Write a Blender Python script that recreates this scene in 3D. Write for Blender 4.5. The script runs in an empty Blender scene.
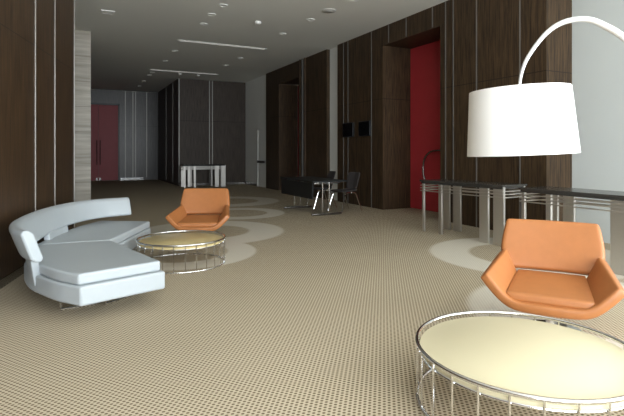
import bpy, bmesh, math, random
from mathutils import Vector, Matrix
random.seed(4)
S = bpy.context.scene
COL = S.collection
PI = math.pi
YAW = math.atan2(240, 480)
CS, SN = math.cos(YAW), math.sin(YAW)
CAM_H = 1.35
CEIL = 4.28

def W(lat, z, h=0.0):
    """floor point measured from the camera's foot (sideways, forward) to room axes"""
    return Vector((z * SN + lat * CS, z * CS - lat * SN, h))

# ------------------------------------------------------------------ materials
def new_mat(name):
    m = bpy.data.materials.new(name); m.use_nodes = True
    nt = m.node_tree
    return m, nt, nt.nodes['Principled BSDF']

def mat(name, col, rough=0.5, metal=0.0, noise=0.06, scale=30.0, bump=0.0, coat=0.0, spec=None):
    m, nt, b = new_mat(name)
    tc = nt.nodes.new('ShaderNodeTexCoord')
    n = nt.nodes.new('ShaderNodeTexNoise'); n.inputs['Scale'].default_value = scale; n.inputs['Detail'].default_value = 4
    nt.links.new(tc.outputs['Object'], n.inputs['Vector'])
    mx = nt.nodes.new('ShaderNodeMix'); mx.data_type = 'RGBA'
    mx.inputs['A'].default_value = (*[c * (1 - noise) for c in col], 1)
    mx.inputs['B'].default_value = (*[min(1, c * (1 + noise)) for c in col], 1)
    nt.links.new(n.outputs['Fac'], mx.inputs['Factor'])
    nt.links.new(mx.outputs['Result'], b.inputs['Base Color'])
    b.inputs['Roughness'].default_value = rough
    b.inputs['Metallic'].default_value = metal
    if coat: b.inputs['Coat Weight'].default_value = coat
    if spec is not None: b.inputs['Specular IOR Level'].default_value = spec
    if bump:
        bp = nt.nodes.new('ShaderNodeBump'); bp.inputs['Strength'].default_value = bump; bp.inputs['Distance'].default_value = 0.002
        nt.links.new(n.outputs['Fac'], bp.inputs['Height']); nt.links.new(bp.outputs['Normal'], b.inputs['Normal'])
    return m

def wood(name, dark, light, rough=0.35, seam=2.6, spec=0.5):
    m, nt, b = new_mat(name)
    tc = nt.nodes.new('ShaderNodeTexCoord')
    mp = nt.nodes.new('ShaderNodeMapping'); mp.inputs['Scale'].default_value = (22, 22, 0.9)
    nt.links.new(tc.outputs['Object'], mp.inputs['Vector'])
    n = nt.nodes.new('ShaderNodeTexNoise'); n.inputs['Scale'].default_value = 2.2; n.inputs['Detail'].default_value = 7; n.inputs['Roughness'].default_value = .65
    nt.links.new(mp.outputs['Vector'], n.inputs['Vector'])
    r = nt.nodes.new('ShaderNodeValToRGB')
    r.color_ramp.elements[0].position = .32; r.color_ramp.elements[0].color = (*dark, 1)
    r.color_ramp.elements[1].position = .70; r.color_ramp.elements[1].color = (*light, 1)
    nt.links.new(n.outputs['Fac'], r.inputs['Fac'])
    sp = nt.nodes.new('ShaderNodeSeparateXYZ'); nt.links.new(tc.outputs['Object'], sp.inputs['Vector'])
    d = nt.nodes.new('ShaderNodeMath'); d.operation = 'SUBTRACT'; d.inputs[1].default_value = seam
    nt.links.new(sp.outputs['Z'], d.inputs[0])
    a = nt.nodes.new('ShaderNodeMath'); a.operation = 'ABSOLUTE'; nt.links.new(d.outputs[0], a.inputs[0])
    l = nt.nodes.new('ShaderNodeMath'); l.operation = 'LESS_THAN'; l.inputs[1].default_value = .006
    nt.links.new(a.outputs[0], l.inputs[0])
    mx = nt.nodes.new('ShaderNodeMix'); mx.data_type = 'RGBA'
    nt.links.new(l.outputs[0], mx.inputs['Factor']); nt.links.new(r.outputs['Color'], mx.inputs['A'])
    mx.inputs['B'].default_value = (.014, .010, .007, 1)
    nt.links.new(mx.outputs['Result'], b.inputs['Base Color'])
    b.inputs['Roughness'].default_value = rough
    b.inputs['Specular IOR Level'].default_value = spec
    return m

def travertine(name):
    m, nt, b = new_mat(name)
    tc = nt.nodes.new('ShaderNodeTexCoord')
    mp = nt.nodes.new('ShaderNodeMapping'); mp.inputs['Scale'].default_value = (.6, .6, 9)
    nt.links.new(tc.outputs['Object'], mp.inputs['Vector'])
    n = nt.nodes.new('ShaderNodeTexNoise'); n.inputs['Scale'].default_value = 1.6; n.inputs['Detail'].default_value = 6
    nt.links.new(mp.outputs['Vector'], n.inputs['Vector'])
    r = nt.nodes.new('ShaderNodeValToRGB')
    r.color_ramp.elements[0].position = .3; r.color_ramp.elements[0].color = (.36, .32, .26, 1)
    r.color_ramp.elements[1].position = .7; r.color_ramp.elements[1].color = (.60, .56, .49, 1)
    nt.links.new(n.outputs['Fac'], r.inputs['Fac'])
    sp = nt.nodes.new('ShaderNodeSeparateXYZ'); nt.links.new(tc.outputs['Object'], sp.inputs['Vector'])
    dv = nt.nodes.new('ShaderNodeMath'); dv.operation = 'DIVIDE'; dv.inputs[1].default_value = .61; nt.links.new(sp.outputs['Z'], dv.inputs[0])
    fr = nt.nodes.new('ShaderNodeMath'); fr.operation = 'FRACT'; nt.links.new(dv.outputs[0], fr.inputs[0])
    l = nt.nodes.new('ShaderNodeMath'); l.operation = 'LESS_THAN'; l.inputs[1].default_value = .03; nt.links.new(fr.outputs[0], l.inputs[0])
    mx = nt.nodes.new('ShaderNodeMix'); mx.data_type = 'RGBA'
    nt.links.new(l.outputs[0], mx.inputs['Factor']); nt.links.new(r.outputs['Color'], mx.inputs['A'])
    mx.inputs['B'].default_value = (.30, .27, .22, 1)
    nt.links.new(mx.outputs['Result'], b.inputs['Base Color']); b.inputs['Roughness'].default_value = .45
    return m

RINGS = [(2.85, 6.30, 1.28, .74), (2.55, 3.95, 1.22, .62), (-1.75, 8.15, 1.28, .66), (-1.75, 6.45, 1.0, .6), (-2.25, 13.2, 1.35, .75), (-1.6, 10.6, 1.0, .6)]
def carpet(name):
    m, nt, b = new_mat(name)
    L = nt.links.new
    def M(op, a, c=None, v=None, w=None):
        n = nt.nodes.new('ShaderNodeMath'); n.operation = op
        if isinstance(a, (int, float)): n.inputs[0].default_value = a
        else: L(a, n.inputs[0])
        if c is not None:
            if isinstance(c, (int, float)): n.inputs[1].default_value = c
            else: L(c, n.inputs[1])
        return n.outputs[0]
    tc = nt.nodes.new('ShaderNodeTexCoord')
    sp = nt.nodes.new('ShaderNodeSeparateXYZ'); L(tc.outputs['Object'], sp.inputs['Vector'])
    x, y = sp.outputs['X'], sp.outputs['Y']
    u = M('DIVIDE', x, .0315); v = M('DIVIDE', y, .0225)
    row = M('FLOOR', v)
    u2 = M('ADD', u, M('MULTIPLY', M('FRACT', M('MULTIPLY', row, .5)), 1.0))
    du = M('SUBTRACT', M('FRACT', u2), .5); dv = M('MULTIPLY', M('SUBTRACT', M('FRACT', v), .5), .85)
    d = M('SQRT', M('ADD', M('MULTIPLY', du, du), M('MULTIPLY', dv, dv)))
    mr = nt.nodes.new('ShaderNodeMapRange'); mr.interpolation_type = 'SMOOTHSTEP'
    L(d, mr.inputs['Value']); mr.inputs['From Min'].default_value = .22; mr.inputs['From Max'].default_value = .36
    mr.inputs['To Min'].default_value = 1; mr.inputs['To Max'].default_value = 0
    n = nt.nodes.new('ShaderNodeTexNoise'); n.inputs['Scale'].default_value = 1.1; n.inputs['Detail'].default_value = 5
    L(tc.outputs['Object'], n.inputs['Vector'])
    base = nt.nodes.new('ShaderNodeMix'); base.data_type = 'RGBA'
    base.inputs['A'].default_value = (*C_CARPET[0], 1); base.inputs['B'].default_value = (*C_CARPET[1], 1)
    L(n.outputs['Fac'], base.inputs['Factor'])
    ring = None
    for la, z, ro, ri in RINGS:
        c = W(la, z)
        dx = M('SUBTRACT', x, c.x); dy = M('SUBTRACT', y, c.y)
        r = M('SQRT', M('ADD', M('MULTIPLY', dx, dx), M('MULTIPLY', dy, dy)))
        rr = M('ABSOLUTE', M('SUBTRACT', r, (ro + ri) / 2))
        q = nt.nodes.new('ShaderNodeMapRange'); q.interpolation_type = 'SMOOTHSTEP'; L(rr, q.inputs['Value'])
        hw = (ro - ri) / 2
        q.inputs['From Min'].default_value = hw * .8; q.inputs['From Max'].default_value = hw * 1.12
        q.inputs['To Min'].default_value = 1; q.inputs['To Max'].default_value = 0
        ring = q.outputs[0] if ring is None else M('MAXIMUM', ring, q.outputs[0])
    pale = nt.nodes.new('ShaderNodeMix'); pale.data_type = 'RGBA'
    L(M('MULTIPLY', ring, .62), pale.inputs['Factor']); L(base.outputs['Result'], pale.inputs['A']); pale.inputs['B'].default_value = (*C_CARPET[3], 1)
    dots = nt.nodes.new('ShaderNodeMix'); dots.data_type = 'RGBA'
    L(M('MULTIPLY', mr.outputs[0], M('SUBTRACT', 1.0, M('MULTIPLY', ring, .8))), dots.inputs['Factor'])
    L(pale.outputs['Result'], dots.inputs['A']); dots.inputs['B'].default_value = (*C_CARPET[2], 1)
    L(dots.outputs['Result'], b.inputs['Base Color'])
    b.inputs['Roughness'].default_value = .95; b.inputs['Specular IOR Level'].default_value = .1
    return m

def emit(name, col, strength):
    m, nt, b = new_mat(name)
    b.inputs['Base Color'].default_value = (*col, 1)
    b.inputs['Emission Color'].default_value = (*col, 1); b.inputs['Emission Strength'].default_value = strength
    return m

C_CARPET = [(.50, .425, .31), (.575, .495, .365), (.16, .118, .075), (.72, .69, .62)]
M_CARPET = carpet('carpet')
M_WOOD = wood('wenge_wood', (.012, .007, .004), (.108, .066, .034), rough=.5, spec=.3)
M_WOODL = wood('wenge_wood_left', (.016, .009, .0045), (.088, .050, .025), rough=.45, seam=2.62, spec=.35)
M_WOODG = wood('grey_stained_wood', (.030, .026, .024), (.085, .076, .072), rough=.35)
M_WHITE_LIT = mat('white_wall_paint_lit', (.88, .88, .84), .6, noise=.02, scale=2)  # white wall paint lightened in place of the light reaching the far walls
M_WOODB = wood('dark_walnut_veneer', (.030, .022, .017), (.090, .068, .054), rough=.5, spec=.3)
M_WHITE = mat('white_wall_paint', (.66, .70, .70), .6, noise=.02, scale=2)
M_CEIL = mat('ceiling_paint', (.84, .84, .79), .8, noise=.02, scale=1)
M_STONE = travertine('travertine')
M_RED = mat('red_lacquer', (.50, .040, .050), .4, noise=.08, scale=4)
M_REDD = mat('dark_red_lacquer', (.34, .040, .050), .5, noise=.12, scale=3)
M_STEEL = mat('brushed_steel', (.68, .65, .61), .42, 1.0, noise=.05, scale=60)
M_CHROME = mat('chrome', (.78, .78, .78), .12, 1.0, noise=.02)
M_GUN = mat('dark_chrome', (.30, .29, .28), .22, 1.0, noise=.03)
M_LEATHER = mat('tan_leather', (.42, .158, .050), .40, noise=.10, scale=14, bump=.15)
M_SOFA = mat('pale_grey_leather', (.44, .48, .505), .38, noise=.02, scale=10)
M_LACQ_GLARE = mat('glare_paled_lacquer', (.63, .565, .385), .6, noise=.02, scale=4, spec=.25)  # table lacquer paled to cream, the window's glare put into its colour
M_GOLD = mat('gold_lacquer', (.62, .50, .25), .35, noise=.15, scale=5)
M_STONETOP = mat('dark_grey_stone', (.045, .042, .038), .22, noise=.25, scale=25)
M_BLACK = mat('black_laminate', (.010, .011, .012), .4, noise=.1)
M_CHARCOAL = mat('charcoal_fabric', (.045, .038, .037), .7, noise=.15, scale=40)
M_SHADE, _nt, _b = new_mat('white_shade_fabric')
_b.inputs['Base Color'].default_value = (.93, .92, .90, 1); _b.inputs['Roughness'].default_value = .9
_n = _nt.nodes.new('ShaderNodeTexNoise'); _n.inputs['Scale'].default_value = 220
_bp = _nt.nodes.new('ShaderNodeBump'); _bp.inputs['Strength'].default_value = .05
_nt.links.new(_n.outputs['Fac'], _bp.inputs['Height']); _nt.links.new(_bp.outputs['Normal'], _b.inputs['Normal'])
M_POLE = mat('satin_white_metal', (.62, .62, .62), .3, .3, noise=.02)
M_LED = emit('light_diffuser', (.6, .58, .54), .45)
M_LAMP = mat('frosted_downlight_glass', (.80, .79, .74), .5)
M_STRIP = mat('dull_steel_inlay', (.30, .29, .27), .5, .8, noise=.05)
M_DULL = mat('grey_plastic', (.62, .61, .57), .6)
M_DOORW = mat('white_door_paint', (.90, .90, .86), .5, noise=.02)

# ------------------------------------------------------------------ mesh helpers
def link(name, bm, m, parent=None, bevel=0.0, seg=3, smooth=True, angle=40, subsurf=0):
    bmesh.ops.recalc_face_normals(bm, faces=bm.faces)
    me = bpy.data.meshes.new(name); bm.to_mesh(me); bm.free()
    me.materials.append(m)
    if smooth:
        for p in me.polygons: p.use_smooth = True
        me.set_sharp_from_angle(angle=math.radians(angle))
    o = bpy.data.objects.new(name, me); COL.objects.link(o)
    if parent: o.parent = parent
    if bevel:
        b = o.modifiers.new('Bevel', 'BEVEL'); b.width = bevel; b.segments = seg; b.limit_method = 'ANGLE'; b.angle_limit = math.radians(28)
        for p in me.polygons: p.use_smooth = True
        b.harden_normals = False
    if subsurf:
        s = o.modifiers.new('Sub', 'SUBSURF'); s.levels = subsurf; s.render_levels = subsurf
    return o

def box(bm, x0, x1, y0, y1, z0, z1):
    vs = [bm.verts.new(p) for p in ((x0, y0, z0), (x1, y0, z0), (x1, y1, z0), (x0, y1, z0), (x0, y0, z1), (x1, y0, z1), (x1, y1, z1), (x0, y1, z1))]
    for f in ((0, 3, 2, 1), (4, 5, 6, 7), (0, 1, 5, 4), (1, 2, 6, 5), (2, 3, 7, 6), (3, 0, 4, 7)):
        bm.faces.new([vs[i] for i in f])
    return bm

def B(*a):
    return box(bmesh.new(), *a)

def prism(bm, pts, z0, z1):
    lo = [bm.verts.new((p[0], p[1], z0)) for p in pts]; hi = [bm.verts.new((p[0], p[1], z1)) for p in pts]
    n = len(pts)
    bm.faces.new(lo[::-1]); bm.faces.new(hi)
    for i in range(n): bm.faces.new((lo[i], lo[(i + 1) % n], hi[(i + 1) % n], hi[i]))
    return bm

def tube(bm, pts, r, n=10, closed=False):
    pts = [Vector(p) for p in pts]; k = len(pts)
    rs = r if isinstance(r, (list, tuple)) else [r] * k
    rings = []; ref = None
    for i, p in enumerate(pts):
        a = pts[(i - 1) % k] if (closed or i > 0) else p
        c = pts[(i + 1) % k] if (closed or i < k - 1) else p
        t = (c - a).normalized()
        if ref is None: ref = Vector((0, 0, 1)) if abs(t.z) < .9 else Vector((1, 0, 0))
        s = t.cross(ref).normalized(); q = s.cross(t).normalized(); ref = q
        rings.append([bm.verts.new(p + (s * math.cos(2 * PI * j / n) + q * math.sin(2 * PI * j / n)) * rs[i]) for j in range(n)])
    for i in range(k if closed else k - 1):
        a, c = rings[i], rings[(i + 1) % k]
        for j in range(n): bm.faces.new((a[j], a[(j + 1) % n], c[(j + 1) % n], c[j]))
    if not closed:
        bm.faces.new(rings[0]); bm.faces.new(rings[-1][::-1])
    return bm

def lathe(bm, prof, n=48, cap=True):
    rings = [[bm.verts.new((r * math.cos(2 * PI * j / n), r * math.sin(2 * PI * j / n), z)) for j in range(n)] for r, z in prof]
    for a, c in zip(rings, rings[1:]):
        for j in range(n): bm.faces.new((a[j], a[(j + 1) % n], c[(j + 1) % n], c[j]))
    if cap:
        bm.faces.new(rings[0][::-1]); bm.faces.new(rings[-1])
    return bm

def ring_band(bm, R, r, z0, z1, n=64):
    lathe_prof = [(R, z0), (R, z1), (r, z1), (r, z0), (R, z0)]
    rings = [[bm.verts.new((a * math.cos(2 * PI * j / n), a * math.sin(2 * PI * j / n), z)) for j in range(n)] for a, z in lathe_prof[:4]]
    for i in range(4):
        a, c = rings[i], rings[(i + 1) % 4]
        for j in range(n): bm.faces.new((a[j], a[(j + 1) % n], c[(j + 1) % n], c[j]))
    return bm

def catmull(pts, per=8):
    P = [Vector(p) for p in pts]; out = []
    for i in range(len(P) - 1):
        p0 = P[i - 1] if i else P[0] * 2 - P[1]
        p1, p2 = P[i], P[i + 1]
        p3 = P[i + 2] if i + 2 < len(P) else P[-1] * 2 - P[-2]
        for j in range(per):
            t = j / per
            out.append(.5 * ((2 * p1) + (p2 - p0) * t + (2 * p0 - 5 * p1 + 4 * p2 - p3) * t * t + (-p0 + 3 * p1 - 3 * p2 + p3) * t ** 3))
    out.append(P[-1]); return out

def tag(o, label=None, cat=None, group=None, kind=None):
    if label: o['label'] = label
    if cat: o['category'] = cat
    if group: o['group'] = group
    if kind: o['kind'] = kind
    return o

def thing(name, label, cat, loc=(0, 0, 0), rz=0.0, group=None):
    o = bpy.data.objects.new(name, None); o.empty_display_size = .1
    COL.objects.link(o); o.location = loc; o.rotation_euler = (0, 0, rz)
    return tag(o, label, cat, group)

def struct(name, bm, m, label=None, cat=None, parent=None, **k):
    o = link(name, bm, m, parent, smooth=False, **k)
    if not parent: tag(o, label, cat, kind='structure')
    return o

def dup(root, loc, rz, label, group=None):
    r = root.copy(); COL.objects.link(r); r.location = loc; r.rotation_euler = (0, 0, rz)
    r['label'] = label
    if group: r['group'] = group
    for ch in list(root.children):
        c = ch.copy(); COL.objects.link(c); c.parent = r
        for g in list(ch.children):
            d = g.copy(); COL.objects.link(d); d.parent = c
    return r

# ------------------------------------------------------------------ the room
XR = 6.5          # face of the dark timber blocks along the right
XW = 7.10         # white wall beside the windows
YB = 24.5         # far wall
YF = -3.2         # wall behind the camera
XL = -9.0

struct('floor', B(XL, 9.5, YF - .2, YB + .3, -.2, 0), M_CARPET, 'beige carpet woven with brown dots and large pale rings', 'floor')
struct('ceiling', B(XL, 9.5, YF - .2, YB + .3, CEIL, CEIL + .2), M_CEIL, 'plain grey-white ceiling', 'ceiling')

# left timber wall, slightly turned to the room
LA, LB = W(-3.08, 4.737), W(-3.71, 7.507)
ld = (LB - LA).normalized(); ln = Vector((-ld.y, ld.x, 0))
LS = LA - ld * 10.0
def left_quad(a, b, off0, off1, z0, z1, bm=None):
    bm = bm or bmesh.new()
    p = [a - ln * off0, b - ln * off0, b - ln * off1, a - ln * off1]
    return prism(bm, [(q.x, q.y) for q in p], z0, z1)
struct('wall_left', left_quad(LS, LB, 0, -.35, 0, CEIL), M_WOODL, 'dark brown timber wall along the left', 'wall')
struct('baseboard_left', left_quad(LS, LB - ld * .02, .012, 0, 0, .09), M_GUN, 'dark metal baseboard of the left timber wall', 'baseboard')
def on_left(px):
    u = (px - 312) / 480
    la, z = -3.08, 4.737
    k = (LB - LA)
    dl, dz = -3.71 + 3.08, 7.507 - 4.737
    t = (u * z - la) / (dl - u * dz)
    return LA + k * t
tn = 0
def trim(bm, m=M_STEEL, label='steel inlay strip'):
    global tn; tn += 1
    return struct('trim_%d' % tn, bm, m, label, 'trim')
for px, lab in ((35.5, 'first steel inlay strip up the left timber wall'), (55, 'second steel inlay strip up the left timber wall'), (74.3, 'steel edge strip at the end of the left timber wall')):
    p = on_left(px)
    trim(left_quad(p - ld * .012, p + ld * .012, .006, -.004, .09, CEIL), M_STEEL, lab)

# travertine pier and the left boundary beyond it
struct('pillar', B(-.75, .41, 12.85, 14.0, 0, CEIL), M_STONE, 'pale travertine pier of coursed slabs behind the end of the left wall', 'pillar')
struct('wall_left', B(-.10, .15, 14.0, YB, 0, CEIL), M_WOODL, 'dark wall running back from the travertine pier', 'wall')
struct('wall_left', B(XL, XL + .2, YF, YB, 0, CEIL), M_WHITE, 'wall of the side passage behind the left timber wall', 'wall')

# far wall with the double door
bm = B(XL, .22, YB, YB + .3, 0, CEIL); box(bm, 2.0, 9.5, YB, YB + .3, 0, CEIL); box(bm, .22, 2.0, YB, YB + .3, 3.62, CEIL); box(bm, .22, 2.0, YB + .2, YB + .3, 0, 3.62)
struct('wall_back', bm, M_WOODG, 'grey-brown panelled wall at the far end', 'wall')
struct('baseboard_back', B(2.06, 3.1, YB - .02, YB, 0, .12), M_CHROME, 'bright steel baseboard at the foot of the far wall', 'baseboard')
for x, lab in ((2.28, 'steel strip on the far wall nearest the dark red door'), (2.62, 'second steel strip on the far wall'), (2.74, 'third steel strip on the far wall'), (3.25, 'steel strip on the far wall by the timber box')):
    trim(B(x - .02, x + .02, YB - .015, YB, .12, CEIL), M_STRIP, lab)
d = thing('door_1', 'tall dark red double door in the far wall', 'door'); d['kind'] = 'structure'
for x0, x1 in ((.26, 1.105), (1.115, 1.96)):
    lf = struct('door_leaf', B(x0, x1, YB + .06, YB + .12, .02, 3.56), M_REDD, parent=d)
bm = B(.20, .26, YB - .02, YB + .15, 0, 3.62); box(bm, 1.96, 2.03, YB - .02, YB + .15, 0, 3.62); box(bm, .20, 2.03, YB - .02, YB + .15, 3.56, 3.64)
struct('door_frame', bm, M_BLACK, parent=d)
for x in (1.04, 1.18):
    struct('door_handle', tube(tube(tube(bmesh.new(), [(x, YB + .01, .75), (x, YB + .01, 1.9)], .018), [(x, YB + .07, .85), (x, YB + .01, .85)], .012), [(x, YB + .07, 1.8), (x, YB + .01, 1.8)], .012), M_GUN, parent=d)
    struct('door_bolt', B(x - .035, x + .035, YB + .035, YB + .065, .03, .14), M_CHROME, parent=d)

# free-standing timber box at the far right
BX0, BY = 3.78, 19.4
struct('wall_back', B(BX0, XR + .06, BY, YB, 0, CEIL), M_WOODB, 'dark panelled timber box projecting from the far wall', 'wall')
for x, lab in ((5.02, 'left strip of the pair on the front of the timber box'), (5.14, 'right strip of the pair on the front of the timber box'), (BX0 + .02, 'corner strip of the timber box')):
    trim(B(x - .018, x + .018, BY - .012, BY, .1, CEIL), M_STRIP, lab)
trim(B(BX0, XR, BY - .015, BY, 0, .09), M_GUN, 'metal kick strip of the timber box')
for y in (20.6, 22.2):
    trim(B(BX0 - .012, BX0, y - .03, y + .03, .1, CEIL), M_STRIP, 'steel strip on the side of the timber box at %s' % ('its near half' if y < 21 else 'its far half'))

# right-hand side: white wall behind, dark timber blocks in front of it
bm = B(XW, XW + .3, .45, 4.97, 0, CEIL)
box(bm, XW, XW + .3, YF, .45, 0, .12); box(bm, XW, XW + .3, YF, .45, 4.05, CEIL); box(bm, XW, XW + .3, YF, -2.9, .12, 4.05)
struct('wall_right', bm, M_WHITE, 'pale white wall behind the near end of the consoles', 'wall')
struct('wall_right', B(XR + .06, XR + .9, 16.80, YB, 0, CEIL), M_WHITE_LIT, 'pale white wall with the service door, far down the right side', 'wall')
struct('wall_right', B(XR + .10, XR + .9, 11.30, 12.20, 0, CEIL), M_WHITE_LIT, 'narrow white strip of wall between two dark timber blocks', 'wall')

def block(y0, y1, r0, r1, top, depth, label):
    bm = B(XR, XW + 1.0, y0, r0, 0, CEIL)
    box(bm, XR, XW + 1.0, r1, y1, 0, CEIL)
    box(bm, XR, XR + 1.6, r0, r1, top, CEIL)
    return struct('wall_right', bm, M_WOOD, label, 'wall')
block(4.97, 11.44, 7.34, 9.30, 3.84, .87, 'dark timber block holding the red doorway')
block(12.06, 16.86, 13.95, 15.60, 3.75, .8, 'dark timber block with a recessed doorway, further down the right side')
struct('wall_right', B(XR + .87, XR + 1.35, 7.30, 9.34, 0, 3.88), M_RED, 'bright red back of the deep doorway recess', 'wall')
# red door in the recess
d = thing('door_2', 'tall flat red door deep in the timber doorway', 'door'); d['kind'] = 'structure'
struct('door_leaf', B(XR + .80, XR + .87, 7.36, 9.29, .01, 3.83), M_RED, parent=d)
hp = [(XR + 0.79, 8.66, .62), (XR + 0.73, 8.70, .75), (XR + 0.73, 8.74, 1.0), (XR + 0.73, 8.68, 1.2), (XR + 0.73, 8.52, 1.34), (XR + 0.73, 8.31, 1.38), (XR + 0.73, 8.06, 1.38), (XR + 0.81, 7.96, 1.38)]
link('door_handle', tube(bmesh.new(), catmull(hp, 6), .022), M_GUN, d)
# dark door in the second recess
d = thing('door_3', 'dark red door in the shadowed doorway behind the black desk', 'door'); d['kind'] = 'structure'
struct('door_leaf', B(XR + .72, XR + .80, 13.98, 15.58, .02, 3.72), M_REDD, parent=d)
struct('door_handle', B(XR + .68, XR + .72, 14.7, 14.76, .8, 1.6), M_STEEL, parent=d)
for y in (13.45, 13.62, 13.80):
    trim(B(XR - .05, XR, y - .022, y + .022, .0, CEIL), M_WOOD if y != 13.62 else M_STRIP, 'vertical fin on the shadowed block, %s' % {13.45: 'nearest', 13.62: 'middle', 13.80: 'next to its doorway'}[y])
def on_right(px, X=XR):
    u = (px - 312) / 480
    z = X / (SN + u * CS)
    return z * CS - u * z * SN
for px, z0, lab in ((343.5, 0, 'strip at the left of the first black wall panel'), (348.0, 0, 'strip crossing the first black wall panel'), (371.5, 0, 'strip at the right of the second black wall panel'),
                    (388.7, 3.86, 'short strip over the left of the red doorway'), (406.2, 3.86, 'short strip over the middle of the red doorway'), (432.5, 3.86, 'short strip over the right of the red doorway'),
                    (445.6, 0, 'strip just right of the red doorway'), (453.3, 0, 'second strip right of the red doorway'), (476.6, 0, 'strip left of the white lamp shade'), (520, 0, 'strip behind the white lamp shade')):
    y = on_right(px)
    trim(B(XR - .008, XR, y - .011, y + .011, z0, CEIL), M_STRIP, 'slim steel ' + lab)
# service door in the far white wall
d = thing('door_4', 'white service door with a push bar in the far white wall', 'door'); d['kind'] = 'structure'
XD = XR + .06
struct('door_leaf', B(XD - .03, XD, 16.9, 17.78, .01, 2.22), M_DOORW, parent=d)
struct('door_frame', box(box(B(XD - .05, XD, 17.78, 17.88, 0, 2.30), XD - .05, XD, 16.87, 16.9, 0, 2.30), XD - .05, XD, 16.87, 17.88, 2.22, 2.30), M_DOORW, parent=d)
struct('push_bar', box(B(XD - .11, XD - .06, 16.95, 17.7, .93, 1.02), XD - .07, XD - .03, 17.05, 17.12, .95, 1.0), M_GUN, parent=d)
struct('baseboard_right', B(XD - .015, XD, 17.9, BY, 0, .1), M_GUN, 'dark baseboard of the far white wall', 'baseboard')

# black panels on the timber block
for pa, pb, lab in ((344, 354.5, 'black wall panel further from the red doorway'), (360, 371.5, 'black wall panel nearer the red doorway')):
    y1, y0 = on_right(pa), on_right(pb)
    t = thing('wall_screen', lab, 'screen', (XR, (y0 + y1) / 2, 1.93), 0, 'black wall panels')
    h = (y1 - y0) / 2
    link('housing', B(-.05, 0, -h, h, -.19, .19), M_BLACK, t, bevel=.008)
    link('face', B(-.054, -.049, -h + .025, h - .025, -.165, .165), mat('black_glass', (.006, .006, .007), .12), t)

# wall behind the camera, with windows
bm = B(XL, XW + .3, YF - .25, YF, 0, .15); box(bm, XL, XW + .3, YF - .25, YF, 4.1, CEIL); box(bm, XL, -2.9, YF - .25, YF, .15, 4.1)
struct('wall_front', bm, M_WHITE, 'window wall behind the viewer', 'wall')
def win(name, horiz, a, b, z0, z1, fixed, n):
    bm = bmesh.new()
    for i in range(n + 1):
        t = a + (b - a) * i / n
        if horiz: box(bm, t - .04, t + .04, fixed - .15, fixed - .07, z0, z1)
        else: box(bm, fixed + .07, fixed + .15, t - .04, t + .04, z0, z1)
    if horiz: box(bm, a, b, fixed - .14, fixed - .08, z0, z0 + .08); box(bm, a, b, fixed - .14, fixed - .08, z1 - .08, z1)
    else: box(bm, fixed + .08, fixed + .14, a, b, z0, z0 + .08); box(bm, fixed + .08, fixed + .14, a, b, z1 - .08, z1)
    return struct(name, bm, M_GUN, 'tall window frames out of view', 'window')
win('window_1', True, -2.9, XW, .15, 4.1, YF, 6)
win('window_2', False, -2.9, .45, .12, 4.05, XW, 4)

# ------------------------------------------------------------------ ceiling fittings
def linear(y, label):
    t = thing('linear_ceiling_light', label, 'ceiling light', (3.7, y, CEIL), 0, 'linear ceiling lights')
    bm = B(-1.22, 1.22, -.065, -.045, -.012, 0); box(bm, -1.22, 1.22, .045, .065, -.012, 0); box(bm, -1.24, -1.2, -.065, .065, -.012, 0); box(bm, 1.2, 1.24, -.065, .065, -.012, 0)
    link('frame', bm, M_DOORW, t)
    link('diffuser', B(-1.2, 1.2, -.045, .045, -.008, 0), M_LED, t)
linear(7.9, 'slim lit linear ceiling light cut off by the top of the photo')
linear(12.8, 'slim lit linear ceiling light, middle one of three')
linear(17.8, 'slim lit linear ceiling light furthest from the viewer')
proto = None
def downlight(x, y, label):
    global proto
    if proto is None:
        proto = thing('ceiling_downlight', label, 'downlight', (x, y, CEIL), 0, 'recessed ceiling downlights')
        link('trim_ring', ring_band(bmesh.new(), .095, .07, -.012, 0, 28), M_DOORW, proto)
        link('lens', lathe(bmesh.new(), [(.07, -.006), (.07, 0)], 28), M_LAMP, proto)
    else:
        dup(proto, (x, y, CEIL), 0, label)
for x, y, lab in ((2.70, 9.36, 'round downlight nearest the viewer in the left-hand row'), (2.66, 10.10, 'second downlight from the viewer in the left-hand row'),
                  (2.70, 10.93, 'downlight just before the left end of the middle linear light'), (4.73, 9.52, 'round downlight nearest the viewer in the right-hand row'),
                  (4.67, 10.97, 'downlight just before the right end of the middle linear light'), (2.66, 14.2, 'downlight just past the left end of the middle linear light'),
                  (2.68, 15.9, 'left downlight just before the furthest linear light'), (4.71, 14.4, 'downlight just past the right end of the middle linear light'),
                  (4.65, 15.8, 'right downlight just before the furthest linear light'), (2.63, 18.4, 'left downlight just past the furthest linear light'),
                  (2.64, 19.1, 'third downlight from the far wall in the left-hand row'),
                  (2.64, 20.76, 'second downlight from the far wall in the left-hand row'), (2.66, 22.5, 'downlight nearest the far wall')):
    downlight(x, y, lab)
def fitting(name, x, y, label, cat, r, h, m, parts):
    t = thing(name, label, cat, (x, y, CEIL))
    link(parts[0], lathe(bmesh.new(), [(r, 0), (r, -h * .6), (r * .85, -h)], 32), M_DOORW if m is None else m, t)
    link(parts[1], lathe(bmesh.new(), [(r * .5, -h), (r * .45, -h * 1.25)], 24), M_DULL, t)
fitting('ceiling_speaker', 4.76, 8.73, 'large flat round ceiling speaker beside the nearest right-hand downlight', 'speaker', .15, .02, M_DULL, ('housing', 'grille'))
fitting('smoke_detector', 3.74, 10.2, 'small bright white detector alone in the middle of the ceiling', 'smoke detector', .075, .05, None, ('body', 'sensor'))
fitting('ceiling_sensor', 3.60, 18.2, 'small ceiling sensor just past the furthest linear light', 'sensor', .07, .04, None, ('body', 'sensor'))
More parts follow.
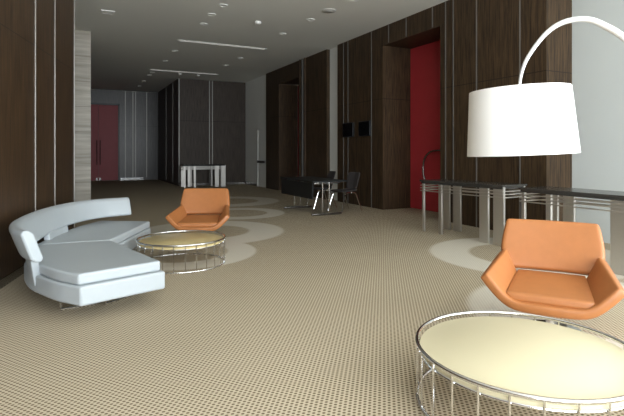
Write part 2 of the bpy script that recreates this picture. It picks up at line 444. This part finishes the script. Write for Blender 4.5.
fitting('ceiling_sensor', 4.30, 18.3, 'small ceiling sensor in front of the timber box', 'sensor', .07, .04, None, ('body', 'sensor'))
t = thing('air_vent', 'flat square air vent alone at the upper left of the ceiling', 'vent', (.67, 10.9, CEIL))
bm = B(-.13, .13, -.13, -.1, -.015, 0); box(bm, -.13, .13, .1, .13, -.015, 0); box(bm, -.13, -.1, -.1, .1, -.015, 0); box(bm, .1, .13, -.1, .1, -.015, 0)
link('frame', bm, M_DOORW, t)
bm = bmesh.new()
for i in range(4): box(bm, -.1, .1, -.09 + i * .05, -.06 + i * .05, -.012, -.004)
link('louvre', bm, M_DULL, t)

# ------------------------------------------------------------------ round wire tables
TH = .32
def wire_table(label, pos, topm, rz, TR):
    t = thing('coffee_table', label, 'coffee table', pos, rz, 'round wire coffee tables')
    n = 72
    def circ(R, z): return [(R * math.cos(2 * PI * i / n), R * math.sin(2 * PI * i / n), z) for i in range(n)]
    link('rim', tube(bmesh.new(), circ(TR, TH - .011), .011, 10, True), M_CHROME, t)
    link('lower_rim', tube(bmesh.new(), circ(TR - .012, TH - .058), .007, 8, True), M_CHROME, t)
    link('base_ring', tube(bmesh.new(), circ(TR, .010), .010, 10, True), M_CHROME, t)
    link('table_top', lathe(bmesh.new(), [(TR - .022, TH - .058), (TR - .016, TH - .054), (TR - .016, TH - .036), (TR - .022, TH - .032)], 96), topm, t)
    rod = None
    for k in range(26):
        a = 2 * PI * k / 26
        if rod is None:
            rod = link('rod', tube(bmesh.new(), [(0, 0, .01), (0, 0, TH - .012)], .0055, 8), M_CHROME, t); o = rod
        else:
            o = rod.copy(); COL.objects.link(o); o.parent = t
        o.location = (TR * math.cos(a), TR * math.sin(a), 0)
    return t
wire_table('large round wire coffee table with window glare painted pale into its top, in the right foreground', W(1.135, 2.56), M_LACQ_GLARE, .1, .562)
wire_table('round wire coffee table with a gold top beside the pale sofa', W(-1.58, 5.82), M_GOLD, .0, .515)

# ------------------------------------------------------------------ tan lounge chairs
def lounge_chair(label):
    t = thing('lounge_chair', label, 'armchair', (0, 0, 0), 0, 'tan leather lounge chairs')
    # folded tray: flat bottom with two flared arms
    rows = []
    ys = (-.36, -.16, .06, .26)
    bm = bmesh.new()
    for i, y in enumerate(ys):
        q = i / 3
        zb = .258 + .035 * q; zt = .445 + .095 * q; xb = .25 - .01 * q; xt = .44 - .085 * q
        prof = [(-xt, zt), (-(xt + xb) / 2 - .004, (zt + zb) / 2 - .006), (-xb, zb), (-xb * .5, zb - .004), (0, zb - .005), (xb * .5, zb - .004), (xb, zb), ((xt + xb) / 2 + .004, (zt + zb) / 2 - .006), (xt, zt)]
        yo = [.035, .01, -.005, -.012, -.015, -.012, -.005, .01, .035] if i == 0 else [0] * 9
        rows.append([bm.verts.new((p[0], y + dy, p[1])) for p, dy in zip(prof, yo)])
    for a, c in zip(rows, rows[1:]):
        for j in range(8): bm.faces.new((a[j], a[j + 1], c[j + 1], c[j]))
    sh = link('shell', bm, M_LEATHER, t)
    so = sh.modifiers.new('Solid', 'SOLIDIFY'); so.thickness = .075; so.offset = 0
    bv = sh.modifiers.new('Bevel', 'BEVEL'); bv.width = .022; bv.segments = 2; bv.limit_method = 'ANGLE'; bv.angle_limit = math.radians(50)
    su = sh.modifiers.new('Sub', 'SUBSURF'); su.levels = su.render_levels = 2
    # back panel
    bm = bmesh.new()
    grid = []
    for h, wdt in ((.392, .33), (.45, .362), (.535, .385), (.66, .368), (.775, .345)):
        row = []
        for s in (-1, -.85, -.4, 0, .4, .85, 1):
            x = s * wdt
            y = .255 + (h - .392) * .42 + .03 * (1 - abs(s) ** 2)
            row.append(bm.verts.new((x, y, h)))
        grid.append(row)
    for a, c in zip(grid, grid[1:]):
        for j in range(6): bm.faces.new((a[j], a[j + 1], c[j + 1], c[j]))
    bk = link('backrest', bm, M_LEATHER, t)
    so = bk.modifiers.new('Solid', 'SOLIDIFY'); so.thickness = .085; so.offset = 0
    bv = bk.modifiers.new('Bevel', 'BEVEL'); bv.width = .025; bv.segments = 2; bv.limit_method = 'ANGLE'; bv.angle_limit = math.radians(50)
    su = bk.modifiers.new('Sub', 'SUBSURF'); su.levels = su.render_levels = 2
    # seat cushion
    bm = bmesh.new()
    lo = [(-.255, -.335, .285), (.255, -.335, .285), (.225, .22, .31), (-.225, .22, .31)]
    hi = [(-.285, -.325, .348), (.285, -.325, .348), (.25, .27, .392), (-.25, .27, .392)]
    a = [bm.verts.new(p) for p in lo]; c = [bm.verts.new(p) for p in hi]
    bm.faces.new(a[::-1]); bm.faces.new(c)
    for i in range(4): bm.faces.new((a[i], a[(i + 1) % 4], c[(i + 1) % 4], c[i]))
    bmesh.ops.subdivide_edges(bm, edges=bm.edges[:], cuts=2, use_grid_fill=True)
    for v in bm.verts:
        if v.co.z > .33 and abs(v.co.x) < .15 and abs(v.co.y) < .2: v.co.z += .012
    link('seat_cushion', bm, M_LEATHER, t, bevel=.02, seg=3, subsurf=1)
    link('pedestal', lathe(bmesh.new(), [(.035, .012), (.03, .06), (.03, .22), (.09, .25)], 24), M_CHROME, t)
    link('base_plate', lathe(bmesh.new(), [(.24, 0), (.24, .008), (.20, .014), (.03, .018)], 40), M_CHROME, t)
    return t
def face_rot(fl, fz):
    f = W(fl, fz)           # facing direction; local front is -Y
    return math.atan2(f.y, f.x) + PI / 2
ch = lounge_chair('tan leather lounge chair in the right foreground behind the pale-topped table')
ch.location = W(1.79, 3.61); ch.rotation_euler = (0, 0, face_rot(-.462, -.887))
dup(ch, W(-1.64, 7.12), face_rot(.05, -1), 'tan leather lounge chair in the distance behind the gold-topped table')

# ------------------------------------------------------------------ pale curved sofa
sf = thing('curved_sofa', 'pale grey curved sofa of two wedge seats against the left timber wall', 'sofa', W(-2.4, 5.3))
SO = W(-2.4, 5.3)
def SP(la, z): 
    p = W(la, z) - SO
    return (p.x, p.y)
V, N_, F, T, G = (-2.19, 5.24), (-1.32, 4.23), (-1.82, 3.75), (-2.24, 6.67), (-2.97, 6.74)
arc_near = catmull([Vector((*F, 0)), Vector((-2.12, 3.92, 0)), Vector((-2.46, 4.23, 0)), Vector((-2.72, 4.56, 0)), Vector((-2.87, 4.97, 0))], 5)
arc_far = catmull([Vector((-2.87, 4.97, 0)), Vector((-2.96, 5.5, 0)), Vector((-3.02, 6.1, 0)), Vector((*G, 0))], 5)
def outline(kind, grow):
    pts = [V, N_] + [(p.x, p.y) for p in arc_near] if kind == 'near' else [V] + [(p.x, p.y) for p in arc_far] + [T]
    c = (sum(p[0] for p in pts) / len(pts), sum(p[1] for p in pts) / len(pts))
    out = []
    for p in pts:
        d = Vector((p[0] - c[0], p[1] - c[1])); L = d.length
        q = d * ((L + grow) / L)
        out.append(SP(c[0] + q.x, c[1] + q.y))
    return out
for kind in ('near', 'far'):
    link('base', prism(bmesh.new(), outline(kind, .0 if kind == 'far' else .03), .145, .30), M_SOFA, sf, bevel=.018)
    link('seat_cushion', prism(bmesh.new(), outline(kind, -.012), .302, .392), M_SOFA, sf, bevel=.02, seg=4)
# backrest band swept along the outside
path = catmull([Vector((-2.285, 4.00, 0)), Vector((-2.46, 4.15, 0)), Vector((-2.68, 4.50, 0)), Vector((-2.85, 4.98, 0)), Vector((-2.98, 5.55, 0)), Vector((-3.00, 6.12, 0)), Vector((-2.87, 6.52, 0)), Vector((-2.57, 6.80, 0))], 7)
bm = bmesh.new(); rings = []
k = len(path)
for i, p in enumerate(path):
    tn_ = (path[min(i + 1, k - 1)] - path[max(i - 1, 0)]).normalized()
    out = Vector((-tn_.y, tn_.x, 0))
    if out.dot(p - Vector((-1.6, 5.3, 0))) < 0: out = -out
    lean = .10; th = .052
    q = i / (k - 1)
    zb, zt = .425 + .035 * q, .705
    prof = []
    for s, h in ((-1, zb), (1, zb), (1, zt), (-1, zt)):
        prof.append((s * th, h))
    r = .03
    cs = [(-th + r, zb), (th - r, zb), (th, zb + r), (th, zt - r), (th - r, zt), (-th + r, zt), (-th, zt - r), (-th, zb + r)]
    ring = []
    for off, h in cs:
        f = (h - zb) / (zt - zb)
        o2 = off + lean * (f - .1)
        c = p + out * o2
        xy = SP(c.x, c.y)
        ring.append(bm.verts.new((xy[0], xy[1], h)))
    rings.append(ring)
for a, c in zip(rings, rings[1:]):
    for j in range(8): bm.faces.new((a[j], a[(j + 1) % 8], c[(j + 1) % 8], c[j]))
bm.faces.new(rings[0]); bm.faces.new(rings[-1][::-1])
link('backrest', bm, M_SOFA, sf, bevel=.018, seg=3, angle=60)
# supports carrying the band
def support(i0, i1, name='back_support'):
    bm = bmesh.new(); rr = []
    for i in range(i0, i1 + 1):
        p = path[i]; tn_ = (path[i + 1] - path[i - 1]).normalized(); out = Vector((-tn_.y, tn_.x, 0))
        if out.dot(p - Vector((-1.6, 5.3, 0))) < 0: out = -out
        ring = []
        for off, h in ((-.10, .20), (-.03, .20), (.01, .46), (-.05, .46)):
            c = p + out * off; xy = SP(c.x, c.y); ring.append(bm.verts.new((xy[0], xy[1], h)))
        rr.append(ring)
    for a, c in zip(rr, rr[1:]):
        for j in range(4): bm.faces.new((a[j], a[(j + 1) % 4], c[(j + 1) % 4], c[j]))
    bm.faces.new(rr[0]); bm.faces.new(rr[-1][::-1])
    link(name, bm, M_SOFA, sf, bevel=.008)
support(4, 12); support(24, 31)
for la, z, rot in ((-2.02, 4.16, .1), (-1.75, 4.35, .6), (-2.6, 6.3, -.2), (-2.75, 5.6, -.2)):
    x, y = SP(la, z)
    c, s = math.cos(rot), math.sin(rot)
    pts = [(x - .14 * c, y - .14 * s, .15), (x - .14 * c, y - .14 * s, .012), (x + .14 * c, y + .14 * s, .012), (x + .14 * c, y + .14 * s, .15)]
    link('leg', tube(bmesh.new(), pts, .012, 8), M_CHROME, sf)

# ------------------------------------------------------------------ steel console tables
def console(label):
    t = thing('console_table', label, 'console table', (0, 0, 0), 0, 'steel console tables')
    L, D, H = 1.60, .54, .875
    hx, hy = L / 2, D / 2
    link('table_top', B(-hx - .02, hx + .02, -hy - .02, hy + .02, H - .028, H), M_STONETOP, t, bevel=.005, seg=2)
    bm = B(-hx, hx, -hy, -hy + .03, H - .06, H - .028); box(bm, -hx, hx, hy - .03, hy, H - .06, H - .028); box(bm, -hx, -hx + .03, -hy + .03, hy - .03, H - .06, H - .028); box(bm, hx - .03, hx, -hy + .03, hy - .03, H - .06, H - .028)
    link('top_frame', bm, M_STONETOP, t)
    for z in (.775, .730, .685):
        bm = bmesh.new(); b = .012; e = .012
        box(bm, -hx - e, hx + e, -hy - e, -hy - e + .012, z, z + .016); box(bm, -hx - e, hx + e, hy + e - .012, hy + e, z, z + .016)
        box(bm, -hx - e, -hx - e + .012, -hy - e + .012, hy + e - .012, z, z + .016); box(bm, hx + e - .012, hx + e, -hy - e + .012, hy + e - .012, z, z + .016)
        link('rail', bm, M_STEEL, t, bevel=.002, seg=1)
    legs = [(.04, .045, -1), (.42, .07, -1), (1.275, .16, -1), (1.53, .18, -1), (.09, .18, 1), (.34, .16, 1), (1.20, .07, 1), (1.58, .045, 1)]
    for off, w, side in legs:
        x = -hx + off; y = side * (hy - .022)
        link('leg', B(x - w / 2, x + w / 2, y - .018, y + .018, 0, H - .03), M_STEEL, t, bevel=.004, seg=2)
    return t
cA = console('steel console table with dark top left of the lamp shade, ending near the red doorway')
cA.location = (5.69, 5.74, 0); cA.rotation_euler = (0, 0, -PI / 2 + .10)
dup(cA, (5.64, 3.70, 0), -PI / 2, 'steel console table with dark top behind the near tan chair, cut by the right edge')
dup(cA, (4.55, 18.55, 0), 0, 'distant steel console table in front of the timber box')

# ------------------------------------------------------------------ black desk and its chairs
dk = thing('folding_table', 'long black folding table with a modesty panel standing on the carpet', 'table', (4.87, 9.76, 0), 0)
link('table_top', B(-.41, .41, -.90, .90, .715, .745), M_BLACK, dk, bevel=.004, seg=2)
link('modesty_panel', B(-.38, -.36, -.80, .86, .36, .70), M_BLACK, dk)
for y in (-.72, .72):
    for x in (-.10, .06):
        link('leg', tube(bmesh.new(), [(x, y, .04), (x, y, .715)], .017), M_CHROME, dk)
    link('foot', B(-.36, .36, y - .025, y + .025, 0, .045), M_GUN, dk, bevel=.012)
    link('cross_bar', B(-.30, .30, y - .015, y + .015, .67, .715), M_CHROME, dk)
def desk_chair(label):
    t = thing('desk_chair', label, 'chair', (0, 0, 0), 0, 'charcoal chairs at the folding table')
    # local front is -Y
    bm = bmesh.new(); g = []
    for y, z in ((-.24, .44), (-.2, .455), (0, .45), (.18, .455), (.23, .475)):
        g.append([bm.verts.new((x, y, z + .02 * (x / .22) ** 2)) for x in (-.225, -.12, 0, .12, .225)])
    for a, c in zip(g, g[1:]):
        for j in range(4): bm.faces.new((a[j], a[j + 1], c[j + 1], c[j]))
    o = link('seat', bm, M_CHARCOAL, t); s = o.modifiers.new('S', 'SOLIDIFY'); s.thickness = .04; s.offset = 0
    s = o.modifiers.new('U', 'SUBSURF'); s.levels = s.render_levels = 2
    bm = bmesh.new(); g = []
    for z, y, w in ((.47, .235, .17), (.55, .265, .19), (.68, .28, .225), (.80, .315, .225), (.885, .36, .20)):
        g.append([bm.verts.new((x * w, y - .035 * x * x, z)) for x in (-1, -.5, 0, .5, 1)])
    for a, c in zip(g, g[1:]):
        for j in range(4): bm.faces.new((a[j], a[j + 1], c[j + 1], c[j]))
    o = link('backrest', bm, M_CHARCOAL, t); s = o.modifiers.new('S', 'SOLIDIFY'); s.thickness = .035; s.offset = 0
    s = o.modifiers.new('U', 'SUBSURF'); s.levels = s.render_levels = 2
    for sx in (-1, 1):
        link('leg', tube(bmesh.new(), catmull([(sx * .19, -.02, .43), (sx * .215, -.13, .40), (sx * .235, -.20, .22), (sx * .25, -.27, .0)], 5), .012, 8), M_CHROME, t)
        link('leg', tube(bmesh.new(), catmull([(sx * .19, .06, .43), (sx * .21, .17, .40), (sx * .225, .24, .22), (sx * .24, .33, .0)], 5), .012, 8), M_CHROME, t)
    link('seat_frame', tube(bmesh.new(), [(-.19, -.02, .428), (.19, -.02, .428), (.19, .06, .428), (-.19, .06, .428)], .011, 8, True), M_CHROME, t)
    return t
c0 = desk_chair('charcoal chair with chrome legs at the near corner of the black folding table')
c0.location = (5.60, 9.55, 0); c0.rotation_euler = (0, 0, -PI / 2 + .15)
dup(c0, (5.42, 10.38, 0), -PI / 2 - .1, 'charcoal chair with chrome legs tucked in behind the black folding table')

# ------------------------------------------------------------------ arc lamp
lz = 2.70
lp = thing('arc_floor_lamp', 'white arc floor lamp whose drum shade hangs over the pale-topped table', 'floor lamp', W(2.40, 2.45))
lo = W(2.40, 2.45)
def LP(la, z, h): return W(la, z, h) - lo
sc = LP(1.17, lz, 0)
bm = bmesh.new(); n = 64
prof = [(.292, 1.336), (.265, 1.700), (.261, 1.700), (.288, 1.336)]
rr = []
axis = Vector((CS, -SN, 0))
cen = Vector((sc.x, sc.y, 1.52))
fwd = Vector((SN, CS, 0))
R3 = Matrix.Rotation(math.radians(-2.6), 3, fwd)
for r, z in prof:
    rr.append([bm.verts.new(cen + R3 @ Vector((r * math.cos(2 * PI * j / n), r * math.sin(2 * PI * j / n), z - 1.52))) for j in range(n)])
for i in range(4):
    a, c = rr[i], rr[(i + 1) % 4]
    for j in range(n): bm.faces.new((a[j], a[(j + 1) % n], c[(j + 1) % n], c[j]))
shade = link('lamp_shade', bm, M_SHADE, lp)
sp = bmesh.new()
for kk in range(3):
    a = 2 * PI * kk / 3
    tube(sp, [cen + R3 @ Vector((0, 0, .175)), cen + R3 @ Vector((.262 * math.cos(a), .262 * math.sin(a), .175))], .003, 6)
link('spider', sp, M_POLE, shade)
arc = catmull([LP(1.167, lz, 1.721), LP(1.178, lz, 1.792), LP(1.209, lz, 1.873), LP(1.275, lz, 1.970), LP(1.339, lz, 2.036), LP(1.405, lz, 2.076), LP(1.485, lz, 2.096), LP(1.567, lz, 2.093), LP(1.648, lz, 2.059), LP(1.755, lz, 1.994), LP(1.95, lz - .04, 1.80), LP(2.12, lz - .10, 1.50), LP(2.26, lz - .15, 1.15), LP(2.36, lz - .22, .7), LP(2.40, lz - .25, .06)], 6)
rad = [.008 + .012 * min(1, i / (len(arc) * .65)) for i in range(len(arc))]
link('arc_pole', tube(bmesh.new(), arc, rad, 12), M_POLE, lp)
link('socket', tube(bmesh.new(), [cen + R3 @ Vector((-.01, 0, .02)), cen + R3 @ Vector((-.01, 0, .20))], .02, 16), M_POLE, lp)
link('lamp_bulb', (lambda b: (bmesh.ops.create_uvsphere(b, u_segments=20, v_segments=12, radius=.045, matrix=Matrix.Translation(cen + Vector((0, 0, -.02)))), b)[1])(bmesh.new()), M_DULL, lp)
link('lamp_base', lathe(bmesh.new(), [(.19, 0), (.19, .045), (.17, .06), (.03, .062)], 40), M_POLE, lp)

# ------------------------------------------------------------------ daylight
w = bpy.data.worlds.new('World'); S.world = w; w.use_nodes = True
bg = w.node_tree.nodes['Background']; bg.inputs['Color'].default_value = (.89, .955, 1.0, 1); bg.inputs['Strength'].default_value = 10.0
def portal(name, loc, rot, sx, sy):
    l = bpy.data.lights.new(name, 'AREA'); l.shape = 'RECTANGLE'; l.size = sx; l.size_y = sy
    l.cycles.is_portal = True
    o = bpy.data.objects.new(name, l); COL.objects.link(o); o.location = loc; o.rotation_euler = rot
    return o
portal('window_light_front', (2.1, YF - .2, 2.12), (PI / 2, 0, 0), 10, 3.95)       # shines towards +Y
portal('window_light_right', (XW + .2, -1.22, 2.1), (PI / 2, 0, PI / 2), 3.4, 3.93)      # shines towards -X
S.cycles.use_denoising = True
S.cycles.max_bounces = 10; S.cycles.diffuse_bounces = 6; S.cycles.sample_clamp_indirect = 8

# ------------------------------------------------------------------ camera
cd = bpy.data.cameras.new('Camera'); cam = bpy.data.objects.new('Camera', cd); COL.objects.link(cam)
cam.location = (0, 0, CAM_H); cam.rotation_euler = (PI / 2, 0, -YAW)
cd.sensor_width = 36; cd.lens = 480 / 624 * 36; cd.shift_y = -(208 - 152) / 624
cd.clip_start = .05; cd.clip_end = 200
S.camera = cam
S.view_settings.view_transform = 'Standard'; S.view_settings.look = 'None'; S.view_settings.gamma = 1
S.view_settings.use_curve_mapping = False
S.view_settings.exposure = 0.0
